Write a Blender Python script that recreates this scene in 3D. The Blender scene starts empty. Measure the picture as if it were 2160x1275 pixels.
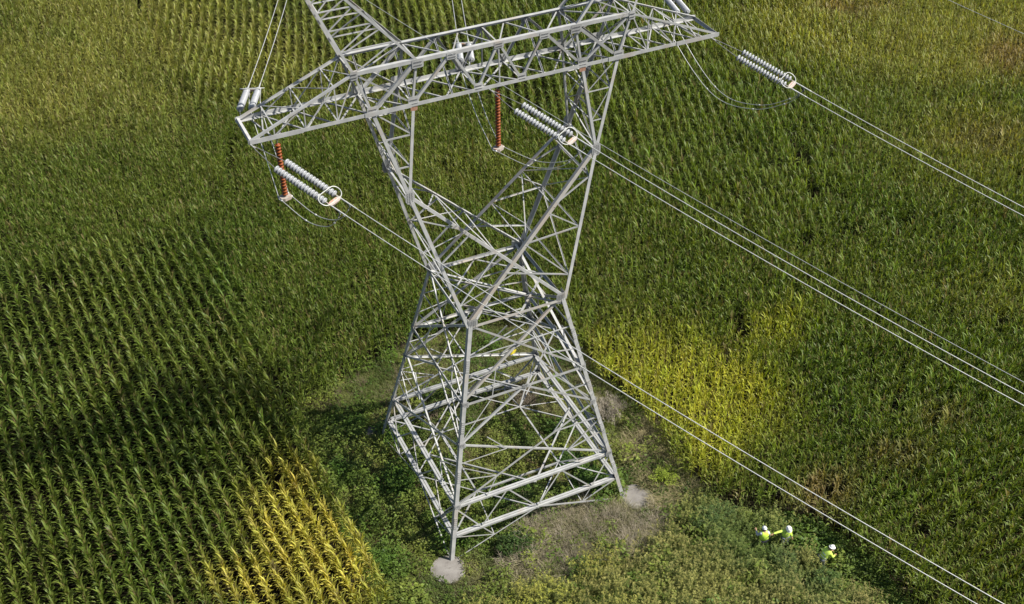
import bpy, math, random
import numpy as np
from mathutils import Vector, Matrix
random.seed(7); RNG = np.random.default_rng(7)
S = bpy.context.scene
C = S.collection
R = math.radians

# ------------------------------------------------------------------ camera
CP = Vector((-19.345, -43.7535, 49.7876)); YAW, PITCH, ROLL, FPX = -0.4337, -0.6679, -0.0114, 2505.1
_f = Vector((-math.sin(YAW)*math.cos(PITCH), math.cos(YAW)*math.cos(PITCH), math.sin(PITCH)))
_r = Vector((math.cos(YAW), math.sin(YAW), 0)); _u = _r.cross(_f)
CR = math.cos(ROLL)*_r + math.sin(ROLL)*_u; CU = -math.sin(ROLL)*_r + math.cos(ROLL)*_u; CF = _f
cam_d = bpy.data.cameras.new('camera'); cam = bpy.data.objects.new('camera', cam_d); C.objects.link(cam)
cam_d.sensor_width = 36; cam_d.lens = 36*FPX/2160; cam_d.clip_start = 0.5; cam_d.clip_end = 3000
cam.matrix_world = Matrix(((CR.x, CU.x, -CF.x, CP.x), (CR.y, CU.y, -CF.y, CP.y), (CR.z, CU.z, -CF.z, CP.z), (0, 0, 0, 1)))
S.camera = cam

# ------------------------------------------------------------------ sky, sun, exposure
SUN_EL, SUN_AZ = 47.0, -30.0          # azimuth in degrees from +X, counter-clockwise
w = bpy.data.worlds.new('World'); S.world = w; w.use_nodes = True
nt = w.node_tree; bg = nt.nodes['Background']; sky = nt.nodes.new('ShaderNodeTexSky')
sky.sky_type = 'NISHITA'; sky.sun_disc = False; sky.sun_elevation = R(SUN_EL); sky.sun_rotation = R(90 - SUN_AZ)
nt.links.new(sky.outputs[0], bg.inputs[0]); bg.inputs[1].default_value = 0.062
sd = bpy.data.lights.new('sun', 'SUN'); sun = bpy.data.objects.new('sun', sd); C.objects.link(sun)
sd.energy = 4.6; sd.angle = R(0.53); sd.color = (1.0, 0.955, 0.88)
sv = Vector((math.cos(R(SUN_AZ))*math.cos(R(SUN_EL)), math.sin(R(SUN_AZ))*math.cos(R(SUN_EL)), math.sin(R(SUN_EL))))
sun.rotation_euler = sv.to_track_quat('Z', 'Y').to_euler(); sun.location = (40, -25, 60)
S.view_settings.view_transform = 'Standard'; S.view_settings.look = 'None'
S.view_settings.exposure = 0.78; S.view_settings.gamma = 1.0; S.view_settings.use_curve_mapping = False
S.cycles.max_bounces = 6; S.cycles.diffuse_bounces = 3; S.cycles.transmission_bounces = 4

# ------------------------------------------------------------------ helpers
def G(u, v, z=0.0):
    """ground position seen at a pixel of the 2160x1275 photograph (used for field and path outlines)"""
    d = CF + CR*((u-1080)/FPX) + CU*((637.5-v)/FPX)
    return CP + d*((z-CP.z)/d.z)
def tag(o, label=None, cat=None, group=None, kind=None):
    if label: o['label'] = label
    if cat: o['category'] = cat
    if group: o['group'] = group
    if kind: o['kind'] = kind
    return o
def empty(name, loc, label, cat, group=None, rz=0):
    o = bpy.data.objects.new(name, None); C.objects.link(o); o.location = loc; o.rotation_euler = (0, 0, rz)
    o.empty_display_size = .3
    return tag(o, label, cat, group)
class MB:
    def __init__(s): s.v = []; s.f = []; s.m = []
    def add(s, vs, fs, m=0):
        b = len(s.v); s.v += [tuple(x) for x in vs]; s.f += [tuple(i+b for i in f) for f in fs]; s.m += [m]*len(fs)
    def build(s, name, mats, parent=None, smooth=False):
        me = bpy.data.meshes.new(name); me.from_pydata(s.v, [], s.f)
        if not isinstance(mats, (list, tuple)): mats = [mats]
        for m in mats: me.materials.append(m)
        if len(mats) > 1: me.polygons.foreach_set('material_index', s.m)
        if smooth: me.polygons.foreach_set('use_smooth', [True]*len(s.f))
        me.update()
        o = bpy.data.objects.new(name, me); C.objects.link(o)
        if parent: o.parent = parent
        return o
    def obox(s, c, ax, ay, az, m=0):   # centre and three half-extent vectors
        vs = [c+ax*i+ay*j+az*k for k in (-1, 1) for j in (-1, 1) for i in (-1, 1)]
        s.add(vs, [(0, 2, 3, 1), (4, 5, 7, 6), (0, 1, 5, 4), (2, 6, 7, 3), (0, 4, 6, 2), (1, 3, 7, 5)], m)
    def angle(s, A, B, w, n, side=1, t=None, m=0, w2=None):
        """rolled steel angle from A to B: one flange square to n, the other running back along -n"""
        A = Vector(A); B = Vector(B); d = (B-A); L = d.length; d /= L; n = Vector(n); n = (n-d*n.dot(d)).normalized()
        b = d.cross(n)*side; t = t or max(.009, w*.09); w2 = w2 or w; c = (A+B)/2
        s.obox(c - n*t/2, d*L/2, b*w/2, n*t/2, m)
        s.obox(c - n*(t+.001+(w2-t)/2) + b*(w/2-t/2), d*(L/2-.003), b*t/2, n*(w2-t)/2, m)
    def tube(s, pts, r, seg=8, m=0, cap=True, rads=None):
        pts = [Vector(p) for p in pts]; n = len(pts); base = len(s.v); up = None
        for i, p in enumerate(pts):
            d = (pts[min(i+1, n-1)]-pts[max(i-1, 0)]).normalized()
            if up is None: up = d.orthogonal().normalized()
            up = (up-d*up.dot(d)).normalized(); q = d.cross(up); rr = rads[i] if rads else r
            for k in range(seg):
                a = 2*math.pi*k/seg; s.v.append(tuple(p+(up*math.cos(a)+q*math.sin(a))*rr))
        for i in range(n-1):
            for k in range(seg):
                a = base+i*seg+k; b = base+i*seg+(k+1) % seg
                s.f.append((a, b, b+seg, a+seg)); s.m.append(m)
        if cap:
            s.f.append(tuple(base+k for k in reversed(range(seg)))); s.m.append(m)
            s.f.append(tuple(base+(n-1)*seg+k for k in range(seg))); s.m.append(m)
    def plate(s, c, ax, ay, n, m=0, cut=.25, t=.012, bolts=(0, 0), mb=1):
        ax = Vector(ax); ay = Vector(ay); n = Vector(n).normalized(); c = Vector(c)
        pr = [(-1, -1+cut), (-1+cut, -1), (1-cut, -1), (1, -1+cut), (1, 1-cut), (1-cut, 1), (-1+cut, 1), (-1, 1-cut)]
        vs = [c+ax*x+ay*y+n*z for z in (0, t) for x, y in pr]
        s.add(vs, [tuple(reversed(range(8))), tuple(range(8, 16))]+[(i, (i+1) % 8, 8+(i+1) % 8, 8+i) for i in range(8)], m)
        for i in range(bolts[0]):
            for j in range(bolts[1]):
                x = -.75+1.5*(i+.5)/bolts[0]; y = -.75+1.5*(j+.5)/bolts[1]
                e = .014
                s.obox(c+ax*x+ay*y+n*(t+e), ax.normalized()*e, ay.normalized()*e, n*e, mb)

def mat(name): m = bpy.data.materials.new(name); m.use_nodes = True; return m, m.node_tree, m.node_tree.nodes['Principled BSDF']
def noise_mat(name, c1, c2, scale=3, rough=.6, metal=0, c3=None, c3_at=.66, c3_scale=.6, spec=.5, detail=6, bump=0, objvar=0):
    m, t, b = mat(name); N = t.nodes; K = t.links
    g = N.new('ShaderNodeNewGeometry')
    tx = N.new('ShaderNodeTexNoise'); tx.inputs['Scale'].default_value = scale; tx.inputs['Detail'].default_value = detail
    K.new(g.outputs['Position'], tx.inputs['Vector'])
    r = N.new('ShaderNodeValToRGB'); r.color_ramp.elements[0].position = .33; r.color_ramp.elements[1].position = .68
    r.color_ramp.elements[0].color = (*c1, 1); r.color_ramp.elements[1].color = (*c2, 1); K.new(tx.outputs[0], r.inputs[0])
    out = r.outputs[0]
    if c3:
        t2 = N.new('ShaderNodeTexNoise'); t2.inputs['Scale'].default_value = c3_scale; t2.inputs['Detail'].default_value = 5; K.new(g.outputs['Position'], t2.inputs['Vector'])
        r2 = N.new('ShaderNodeValToRGB'); r2.color_ramp.elements[0].position = c3_at-.08; r2.color_ramp.elements[1].position = c3_at+.08; K.new(t2.outputs[0], r2.inputs[0])
        mx = N.new('ShaderNodeMix'); mx.data_type = 'RGBA'; K.new(r2.outputs[0], mx.inputs[0]); K.new(out, mx.inputs[6]); mx.inputs[7].default_value = (*c3, 1)
        out = mx.outputs[2]
    if objvar:
        oi = N.new('ShaderNodeObjectInfo'); mr = N.new('ShaderNodeMapRange'); mr.inputs[3].default_value = 1-objvar*.6; mr.inputs[4].default_value = 1+objvar*.5; K.new(oi.outputs['Random'], mr.inputs[0])
        hv = N.new('ShaderNodeHueSaturation'); K.new(mr.outputs[0], hv.inputs['Value']); K.new(out, hv.inputs['Color']); out = hv.outputs[0]
    K.new(out, b.inputs['Base Color']); b.inputs['Roughness'].default_value = rough; b.inputs['Metallic'].default_value = metal
    b.inputs['Specular IOR Level'].default_value = spec
    if bump:
        bp = N.new('ShaderNodeBump'); bp.inputs['Strength'].default_value = bump; bp.inputs['Distance'].default_value = .03
        K.new(tx.outputs[0], bp.inputs['Height']); K.new(bp.outputs[0], b.inputs['Normal'])
    return m
STEEL = noise_mat('galvanised_steel', (.31, .312, .302), (.42, .418, .40), 2.2, .6, .1, c3=(.36, .32, .275), c3_at=.64, c3_scale=.9, objvar=.30)
STEELW = noise_mat('weathered_steel', (.33, .315, .285), (.42, .40, .36), 2.5, .6, .15, c3=(.39, .34, .29), c3_at=.55, c3_scale=.9)
BOLT = noise_mat('bolt_steel', (.16, .16, .16), (.24, .235, .23), 30, .6, .3)
RUST = noise_mat('rusty_plate', (.30, .14, .08), (.38, .24, .17), 14, .8)
CONC = noise_mat('concrete', (.175, .16, .142), (.245, .228, .205), 1.8, .9, c3=(.15, .135, .12), c3_at=.62, c3_scale=3.0, bump=.3)
ALU = noise_mat('aluminium_conductor', (.50, .50, .47), (.62, .62, .58), 6, .45, .35)
ALUD = noise_mat('dull_aluminium', (.16, .17, .16), (.24, .25, .24), 6, .6, .3)
PORC = noise_mat('pale_glaze', (.33, .34, .35), (.42, .43, .435), 5, .32, 0, spec=.6)
CAPM = noise_mat('insulator_cap', (.24, .25, .26), (.33, .34, .34), 9, .5, .4)
BROWN = noise_mat('brown_glaze', (.17, .042, .010), (.26, .066, .014), 6, .42, spec=.35)
YOKE = noise_mat('yoke_steel', (.34, .29, .25), (.42, .38, .33), 12, .7, .1, c3=(.42, .22, .14), c3_at=.6, c3_scale=7)
RING = noise_mat('ring_aluminium', (.42, .43, .39), (.50, .50, .46), 8, .4, .2)
YELLOW = noise_mat('yellow_plate', (.72, .58, .03), (.80, .66, .05), 8, .5)

# ------------------------------------------------------------------ ground
def foliage_mat(name, trans=.35, rough=.45, spec=.35, tcol=(1.5, 1.45, .6)):
    m, t, b = mat(name); N = t.nodes; K = t.links
    a = N.new('ShaderNodeAttribute'); a.attribute_name = 'tint'
    K.new(a.outputs['Color'], b.inputs['Base Color']); b.inputs['Roughness'].default_value = rough; b.inputs['Specular IOR Level'].default_value = spec
    tr = N.new('ShaderNodeBsdfTranslucent'); tm_ = N.new('ShaderNodeMix'); tm_.data_type = 'RGBA'; tm_.blend_type = 'MULTIPLY'; tm_.inputs[0].default_value = 1
    K.new(a.outputs['Color'], tm_.inputs[6]); tm_.inputs[7].default_value = (tcol[0], tcol[1], tcol[2], 1); K.new(tm_.outputs[2], tr.inputs[0])
    mx = N.new('ShaderNodeMixShader'); mx.inputs[0].default_value = trans
    K.new(b.outputs[0], mx.inputs[1]); K.new(tr.outputs[0], mx.inputs[2]); K.new(mx.outputs[0], t.nodes['Material Output'].inputs[0])
    return m
LEAF = foliage_mat('corn_leaf', .33, .50, .26)
HERB = foliage_mat('weed_leaf', .30, .55, .25)
DRY = foliage_mat('dry_stalk', .15, .7, .1, (1, 1, 1))
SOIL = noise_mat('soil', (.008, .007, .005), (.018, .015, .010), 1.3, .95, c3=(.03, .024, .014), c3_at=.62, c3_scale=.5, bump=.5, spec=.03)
TURF = noise_mat('turf', (.030, .045, .012), (.085, .095, .030), 2.2, .95, c3=(.10, .085, .045), c3_at=.58, c3_scale=.45, bump=.6, spec=.05)
g = MB(); g.add([(-400, -300, 0), (500, -300, 0), (500, 600, 0), (-400, 600, 0)], [(0, 1, 2, 3)])
tag(g.build('ground', SOIL), kind='structure')

def inpoly(P, poly):
    x, y = P[:, 0], P[:, 1]; r = np.zeros(len(P), bool); n = len(poly)
    for i in range(n):
        x1, y1 = poly[i]; x2, y2 = poly[(i+1) % n]
        if y1 == y2: continue
        c = ((y1 > y) != (y2 > y)) & (x < (x2-x1)*(y-y1)/(y2-y1)+x1); r ^= c
    return r
def gp(pts, z=0.0): return [(G(u, v, z).x, G(u, v, z).y) for u, v in pts]
_cs = [(-9.35, -24), (-9.35, 0.0), (-9.3, 7.6), (-8.6, 9.3)]
CLEAR = _cs + gp([(700, 835), (780, 790), (850, 752), (940, 715), (1090, 688), (1190, 700), (1225, 768), (1300, 832), (1368, 900), (1425, 985), (1500, 1068), (1580, 1088), (1660, 1095), (1735, 1125), (1800, 1180), (1870, 1250), (1930, 1320)]) + [(15.2, -24)]
g = MB(); g.add([(x, y, .012) for x, y in CLEAR], [tuple(range(len(CLEAR)))])
tag(g.build('clearing', TURF), kind='structure')

# value noise in the ground plane (for colour patches that belong to the plants)
_tab = RNG.random((256, 256))
def vnoise(x, y, s):
    x = x/s+100; y = y/s+100; xi = np.floor(x).astype(int); yi = np.floor(y).astype(int); fx = x-xi; fy = y-yi
    fx = fx*fx*(3-2*fx); fy = fy*fy*(3-2*fy); T = lambda a, b: _tab[a % 256, b % 256]
    return (T(xi, yi)*(1-fx)+T(xi+1, yi)*fx)*(1-fy)+(T(xi, yi+1)*(1-fx)+T(xi+1, yi+1)*fx)*fy
def fbm(x, y, s): return (vnoise(x, y, s)+.5*vnoise(x+37, y+11, s/2.1)+.25*vnoise(x+5, y+71, s/4.3))/1.75

def ribbon(base, az, length, width, th0, th1, nseg, prof, twist=0.0, tip=None):
    """a leaf blade as nseg quads: returns verts (nseg+1)*2 x 3"""
    out = []; p = np.array(base, float); ds = length/nseg
    for i in range(nseg+1):
        s = i/nseg; a = az+twist*s
        w = width*prof[i]/2; e = np.array([-math.sin(a), math.cos(a), 0])
        tl = .25*w*math.sin(twist*5+az)
        out.append(p+e*w+np.array([0, 0, tl])); out.append(p-e*w-np.array([0, 0, tl]))
        th = th0+(th1-th0)*(s+.5/nseg)
        p = p+ds*np.array([math.cos(az)*math.cos(th), math.sin(az)*math.cos(th), math.sin(th)])
    return np.array(out)
class Tmpl:
    def __init__(s): s.v = []; s.f = []; s.c = []; s.n = 0
    def blade(s, vs, kind=0.0, br=1.0):
        k = len(vs)//2-1
        for i in range(k): s.f.append([s.n+2*i, s.n+2*i+1, s.n+2*i+3, s.n+2*i+2])
        s.v.append(vs); s.n += len(vs)
        for i in range(len(vs)): s.c.append((kind, br))
    def done(s): return np.concatenate(s.v), np.array(s.f), np.array(s.c)
PROF = {3: [.55, 1, .72, .06], 4: [.5, 1, .92, .6, .05], 5: [.5, .95, 1, .8, .5, .05], 2: [.6, .9, .08], 1: [.8, .15]}
def corn_template(seed, nseg, bias, lmin, arch=0):
    r = random.Random(seed); T = Tmpl(); H = r.uniform(1.95, 2.3); az = r.gauss(0, bias)
    nl = 11
    for i in range(nl):
        if i < lmin: az += math.pi; continue
        q = i/(nl-1); h = .45+(H-.42)*q**.9; a = az+r.gauss(0, .35)
        if arch:
            L_ = r.uniform(.50, .64); th0 = R(72+8*q+r.uniform(-6, 4)); th1 = R(-88+40*q+r.uniform(-16, 16))
            if q > .55: a = r.uniform(0, 6.28); h -= .12; L_ = r.uniform(.52, .74); th0 = R(r.uniform(76, 87)); th1 = R(r.uniform(12, 60))
        else:
            L_ = r.uniform(.48, .68)*(1-.1*q); th0 = R(66+18*q+r.uniform(-8, 6)); th1 = R(-75+120*q**1.5+r.uniform(-25, 25))
            if q > .62: a = r.uniform(0, 6.28); h -= .1; th0 = R(r.uniform(76, 88)); th1 = R(r.uniform(15, 62))
        T.blade(ribbon((0, 0, h-.05), a, L_, ((r.uniform(.075, .095) if q > .55 else r.uniform(.055, .075)) if arch else r.uniform(.052, .074)), th0, th1, nseg, PROF[nseg], r.uniform(-.6, .6)), 0, r.uniform(.72, 1.25)); az += math.pi
    T.blade(ribbon((0, 0, 0), r.uniform(0, 3), H, .035, R(89), R(90), 1, [1, .7]), 0, .8)
    for k in range(4):
        T.blade(ribbon((0, 0, H-.02), r.uniform(0, 6.28), r.uniform(.20, .32), .020, R(84), R(40), 1, [1, .6]), 1, r.uniform(.8, 1.2))
    return T.done()
def herb_template(seed, n, rad, hgt, lw, droop=.4):
    r = random.Random(seed); T = Tmpl()
    for i in range(n):
        a = r.uniform(0, 6.28); d = rad*math.sqrt(r.random()); z = hgt*r.uniform(.15, 1)*(1-.45*(d/rad)**2)
        x, y = d*math.cos(a), d*math.sin(a); l = lw*r.uniform(.7, 1.4)
        T.blade(ribbon((x, y, z), a+r.gauss(0, .8), l, l*r.uniform(.45, .75), R(r.uniform(-15, 50)), R(r.uniform(-60, 20)), 2, [.35, 1, .2], r.uniform(-1, 1)), 0, r.uniform(.65, 1.35))
    return T.done()
def grass_template(seed, n, rad, hgt, w, lean=.5):
    r = random.Random(seed); T = Tmpl()
    for i in range(n):
        a = r.uniform(0, 6.28); d = rad*math.sqrt(r.random())
        T.blade(ribbon((d*math.cos(a), d*math.sin(a), 0), a+r.gauss(0, 1), hgt*r.uniform(.6, 1.2), w, R(r.uniform(60, 88)), R(r.uniform(-20, 60)-30*lean), 3, [.8, 1, .7, .1]), 0, r.uniform(.7, 1.3))
    return T.done()
def rod_template(seed, hgt):     # goldenrod: leafy stems with feathery heads
    r = random.Random(seed); T = Tmpl()
    for s in range(8):
        x, y = r.gauss(0, .26), r.gauss(0, .26); H = hgt*r.uniform(.55, 1.1); lx, ly = r.gauss(0, .16), r.gauss(0, .16)
        for i in range(14):
            q = i/14; z = H*(.25+.70*q); a = i*2.4+r.random()
            T.blade(ribbon((x+lx*q, y+ly*q, z), a, .15*(1.1-.5*q), .024, R(r.uniform(20, 55)), R(r.uniform(-40, 10)), 1, [1, .2]), 0, r.uniform(.55, 1.35))
        for i in range(6):
            a = r.uniform(0, 6.28); z = H*r.uniform(.84, 1.0)
            T.blade(ribbon((x+lx, y+ly, z), a, r.uniform(.05, .11), .026, R(r.uniform(0, 60)), R(-20), 1, [1, .4]), 1, r.uniform(.65, 1.35))
    return T.done()
def twig_template(seed, hgt, n, spread=.7):
    r = random.Random(seed); T = Tmpl()
    for s in range(n):
        a = r.uniform(0, 6.28); L = hgt*r.uniform(.6, 1.3); b = (r.gauss(0, .12), r.gauss(0, .12), 0)
        th = R(r.uniform(35, 85)); T.blade(ribbon(b, a, L, .014, th, th-R(r.uniform(0, 60)*spread), 3, [1, .9, .7, .4]), 0, r.uniform(.7, 1.25))
        for k in range(4):
            q = r.uniform(.3, .95); p = (b[0]+math.cos(a)*L*q*math.cos(th), b[1]+math.sin(a)*L*q*math.cos(th), L*q*math.sin(th)*.95)
            T.blade(ribbon(p, a+r.uniform(-1.5, 1.5), L*.3, .009, R(r.uniform(20, 80)), R(r.uniform(-20, 60)), 1, [1, .4]), 0, r.uniform(.7, 1.2))
    return T.done()

def scatter(sets, name, material, label=None, cat=None, kind='stuff', parent=None):
    """sets: list of (templates, pos Nx3, rot N, scale N, col Nx3, sec Nx3, tilt N)"""
    VV = []; FF = []; CC = []; nb = 0
    for tm, pos, rot, sc, col, sec, *lean in sets:
        lean = lean[0] if lean else .05
        idx = RNG.integers(0, len(tm), len(pos))
        for k, (tv, tf, tc) in enumerate(tm):
            s = np.where(idx == k)[0]
            if not len(s): continue
            c, sn = np.cos(rot[s])[:, None], np.sin(rot[s])[:, None]
            sx = sc[s][:, None]; V = np.empty((len(s), len(tv), 3), np.float32)
            lx = RNG.normal(0, lean, (len(s), 1)); ly = RNG.normal(0, lean, (len(s), 1))
            X, Y, Z = tv[:, 0][None], tv[:, 1][None], tv[:, 2][None]
            V[..., 0] = pos[s, 0][:, None]+sx*(c*X-sn*Y+lx*Z); V[..., 1] = pos[s, 1][:, None]+sx*(sn*X+c*Y+ly*Z); V[..., 2] = pos[s, 2][:, None]+sx*Z
            kd = tc[:, 0][None, :, None]; br = tc[:, 1][None, :, None]
            cc = (col[s][:, None, :]*(1-kd)+sec[s][:, None, :]*kd)*br
            VV.append(V.reshape(-1, 3)); CC.append(cc.reshape(-1, 3).astype(np.float32))
            F = tf[None]+(np.arange(len(s))*len(tv))[:, None, None]+nb; FF.append(F.reshape(-1, 4).astype(np.int32)); nb += len(s)*len(tv)
    V = np.concatenate(VV); F = np.concatenate(FF); CO = np.concatenate(CC)
    me = bpy.data.meshes.new(name); me.vertices.add(len(V)); me.vertices.foreach_set('co', V.ravel())
    me.loops.add(F.size); me.loops.foreach_set('vertex_index', F.ravel())
    me.polygons.add(len(F)); me.polygons.foreach_set('loop_start', np.arange(0, F.size, 4, dtype=np.int32))
    me.update(calc_edges=True)
    at = me.attributes.new('tint', 'FLOAT_COLOR', 'POINT')
    at.data.foreach_set('color', np.concatenate([np.clip(CO, 0, 1), np.ones((len(CO), 1), np.float32)], 1).ravel())
    me.materials.append(material); o = bpy.data.objects.new(name, me); C.objects.link(o)
    if parent: o.parent = parent
    tag(o, label, cat, kind=kind); print(name, len(F), 'quads'); return o

# ------------------------------------------------------------------ corn field
def pix(P, z=2.0):
    d = np.column_stack([P[:, 0], P[:, 1], np.full(len(P), z)])-np.array(CP); w_ = d@np.array(CF)
    return 1080+FPX*(d@np.array(CR))/w_, 637.5-FPX*(d@np.array(CU))/w_
BLK_L = [(-60, -40)] + [(-60, 33.0)] + gp([(0, 552), (60, 545), (130, 540), (220, 515), (300, 500), (380, 478), (445, 470), (490, 560), (540, 680), (580, 780), (620, 850)], 2.2) + [(-9.35, 7.6), (-9.35, -40)]
BLK_T = gp([(-150, 380), (200, 300), (420, 225), (740, 165), (1000, 195), (1250, 300), (1480, 420), (1650, 480), (1740, 490), (1830, 360), (1960, 230), (2300, 60)], 2.2) + [(140, 60), (140, 260), (-140, 260), (-140, 90)]
def rows(ang, sp, pl, x0, x1, y0, y1, wob=0.0):
    a = R(ang); dx, dy = math.cos(a), math.sin(a); nx, ny = -dy, dx
    cs = [(x*dx+y*dy, x*nx+y*ny) for x in (x0, x1) for y in (y0, y1)]
    s0, s1 = min(c[0] for c in cs), max(c[0] for c in cs); t0, t1 = min(c[1] for c in cs), max(c[1] for c in cs)
    t = np.arange(t0, t1, sp); s = np.arange(s0, s1, pl); T_, S_ = np.meshgrid(t, s, indexing='ij')
    S_ = S_+RNG.normal(0, pl*.25, S_.shape); T_ = T_+RNG.normal(0, .022, T_.shape)
    T_ = T_+wob*np.sin(S_/9.0+1.0)
    x = S_*dx+T_*nx; y = S_*dy+T_*ny; k = (x > x0) & (x < x1) & (y > y0) & (y < y1)
    return np.column_stack([x[k], y[k]])
def inview(P, m=130):
    u, v = pix(P); return (u > -m) & (u < 2160+m) & (v > -m) & (v < 1275+m*1.3)
def blob(P, u, v, ru, rv, ang=0, z=2.0):
    uu, vv = pix(P, z); a = R(ang); du, dv = uu-u, vv-v
    x = (du*math.cos(a)+dv*math.sin(a))/ru; y = (-du*math.sin(a)+dv*math.cos(a))/rv; return np.exp(-(x*x+y*y)**1.5)
BX = (-45, 110, -34, 130)
pL = rows(-87, .74, .15, *BX); pL = pL[inpoly(pL, BLK_L)]
pT = rows(-108, .80, .17, *BX, wob=.5); pT = pT[inpoly(pT, BLK_T) & ~inpoly(pT, BLK_L)]
pM = rows(4, .76, .155, *BX, wob=.35); pM = pM[~inpoly(pM, BLK_T) & ~inpoly(pM, BLK_L)]
sets = []
near3 = [corn_template(i, 3, .25, 2) for i in range(10)]; near4 = [corn_template(40+i, 4, .2, 3, 1) for i in range(12)]
far_row = [corn_template(70+i, 3, .2, 3, 1) for i in range(8)]
_u, _v = pix(pT); _rw = (_u > 330+.4*_v) & (_u < 1800)
_ur = (pM[:, 0] > 17+RNG.normal(0, 2, len(pM)))
for P_, ang, spread, tm in ((pL, -87, .30, near4), (pT[_rw], -108, .35, far_row), (pT[~_rw], -108, .6, near3), (pM[_ur], 4, .35, far_row), (pM[~_ur], 4, .9, near3)):
    P_ = P_[inview(P_)]; jx = np.column_stack([fbm(P_[:, 0], P_[:, 1], 1.1)-.5, fbm(P_[:, 0]+40, P_[:, 1], 1.1)-.5])*np.where(P_[:, :1] < -9, .25, 1.2); P_ = P_[~inpoly(P_+jx, CLEAR)]
    for x, y in ((10.03, -11.65), (11.18, -12.05), (12.35, -13.9)): P_ = P_[((P_[:, 0]-x-.25)**2+(P_[:, 1]-y+.45)**2) > 1.0]
    gapm = np.zeros(len(P_))
    for b in ((1690, 350, 7, 60, -22), (1722, 440, 7, 60, -22), (1705, 525, 22, 14, 0), (1790, 500, 40, 10, -15), (1900, 480, 30, 9, -20), (1895, 855, 14, 18, 0), (1750, 1050, 16, 12, 0), (1560, 700, 10, 30, -20), (490, 330, 7, 60, 10), (640, 395, 50, 8, -10), (1960, 640, 30, 8, -20), (110, 610, 22, 18, 0)): gapm = np.maximum(gapm, blob(P_, *b, 1.2))
    P_ = P_[RNG.random(len(P_)) > gapm*1.15]
    n = len(P_); k = (RNG.random(n) > .03) & ~((fbm(P_[:, 0]+9, P_[:, 1], 3.0) > .83)); P_ = P_[k]; n = len(P_); x, y = P_.T
    # yellowed plants
    yel = np.zeros(n)
    for b in ((655, 1150, 150, 85, 42, 1.15), (560, 1220, 130, 60, 12, .8), (610, 990, 60, 50, 30, .7), (1470, 800, 190, 95, 20, 1.1), (1330, 760, 100, 55, 30, .7), (1630, 690, 90, 50, -20, .45), (1510, 910, 70, 70, 0, .9)):
        yel = np.maximum(yel, blob(P_, *b[:5])*b[5])
    yel = np.clip(yel*(.6+.9*fbm(x, y, 2.3))*np.where(x < 0, 1.35, 1.2), 0, 1)
    pale = np.zeros(n)
    for b in ((330, 40, 420, 140, 15, 1.0), (120, 170, 320, 140, 0, .9), (1950, 50, 420, 120, 5, 1.1), (2050, 300, 210, 110, 0, .55), (900, 20, 200, 60, 0, .4), (950, 355, 110, 60, 0, .35), (1040, 340, 120, 60, 0, .3), (2120, 620, 140, 60, 0, .25)):
        pale = np.maximum(pale, blob(P_, *b[:5])*b[5])
    pale = np.clip(pale*(.55+1.1*fbm(x+50, y, 6.0)), 0, 1)
    red = np.zeros(n)
    for b in ((2140, 110, 80, 45, 0, .9), (1790, 10, 90, 22, 0, .8), (1750, 1020, 70, 45, 0, .8), (1660, 1060, 40, 30, 0, .7), (1890, 960, 90, 40, 0, .5), (2080, 290, 90, 40, 0, .5), (900, 455, 30, 20, 0, .4), (1990, 870, 60, 30, 0, .5), (1080, 600, 1, 1, 0, 0)):
        red = np.maximum(red, blob(P_, *b[:5])*b[5])
    red = np.clip(red*(.3+1.4*fbm(x+20, y+20, 1.6)), 0, 1)
    green = np.array([.106, .160, .024]); g2 = np.array([.150, .192, .032]); yl = np.where(x[:, None] < 0, [[.52, .47, .085]], [[.42, .43, .050]]); pa = np.array([.28, .29, .068]); rd = np.array([.28, .20, .09])
    m = np.clip(fbm(x, y, 9.0)*1.6-.4, 0, 1)[:, None]; col = green*(1-m)+g2*m
    col = col*(1-pale[:, None])+pa*pale[:, None]; col = col*(1-yel[:, None])+yl*yel[:, None]; red = red*.75; col = col*(1-red[:, None])+rd*red[:, None]
    col = col*RNG.uniform(.78, 1.22, (n, 1))*RNG.uniform(.93, 1.07, (n, 3))
    odd = RNG.random(n) < .02; col[odd] = np.array([.20, .17, .06])*RNG.uniform(.7, 1.2, (odd.sum(), 1))
    sec = np.tile([.17, .135, .055], (n, 1))*RNG.uniform(.7, 1.3, (n, 1))
    rot = R(ang)+math.pi/2+RNG.normal(0, spread, n)+math.pi*RNG.integers(0, 2, n)
    sc = RNG.normal(1.0, .085, n)*(.86+.30*fbm(x, y, 2.5))*(1-.10*np.clip(yel+red, 0, 1)); pos = np.column_stack([x, y, np.zeros(n)])
    sets.append((tm, pos, rot, sc, col, sec, .018 if tm is near4 else .03 if tm is far_row else .045)); print('corn', n)
scatter(sets, 'corn_field', LEAF, 'rows of tall green maize with yellowed patches all round the tower clearing', 'maize crop')

# ------------------------------------------------------------------ clearing vegetation
def zone(pix_pts, dens, z=0.0):
    poly = gp(pix_pts, z); xs = [p[0] for p in poly]; ys = [p[1] for p in poly]; A = (max(xs)-min(xs))*(max(ys)-min(ys))
    P_ = np.column_stack([RNG.uniform(min(xs), max(xs), int(A*dens)), RNG.uniform(min(ys), max(ys), int(A*dens))])
    jx = np.column_stack([fbm(P_[:, 0], P_[:, 1]+20, 1.6)-.5, fbm(P_[:, 0]+60, P_[:, 1], 1.6)-.5])
    return P_[inpoly(P_+jx*2.2, poly) & inpoly(P_*.955+np.array([.05, 0]), CLEAR)]
PADS = [(-5.6, -5.68), (5.85, -5.5), (-5.65, 5.84), (5.7, 5.75)]
def offpads(P_, r=.98):
    k = np.ones(len(P_), bool)
    for i, (x, y) in enumerate(PADS): k &= (P_[:, 0]-x)**2+(P_[:, 1]-y)**2 > (r*(1, .93, .45, .3)[i])**2
    return P_[k]
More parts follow.
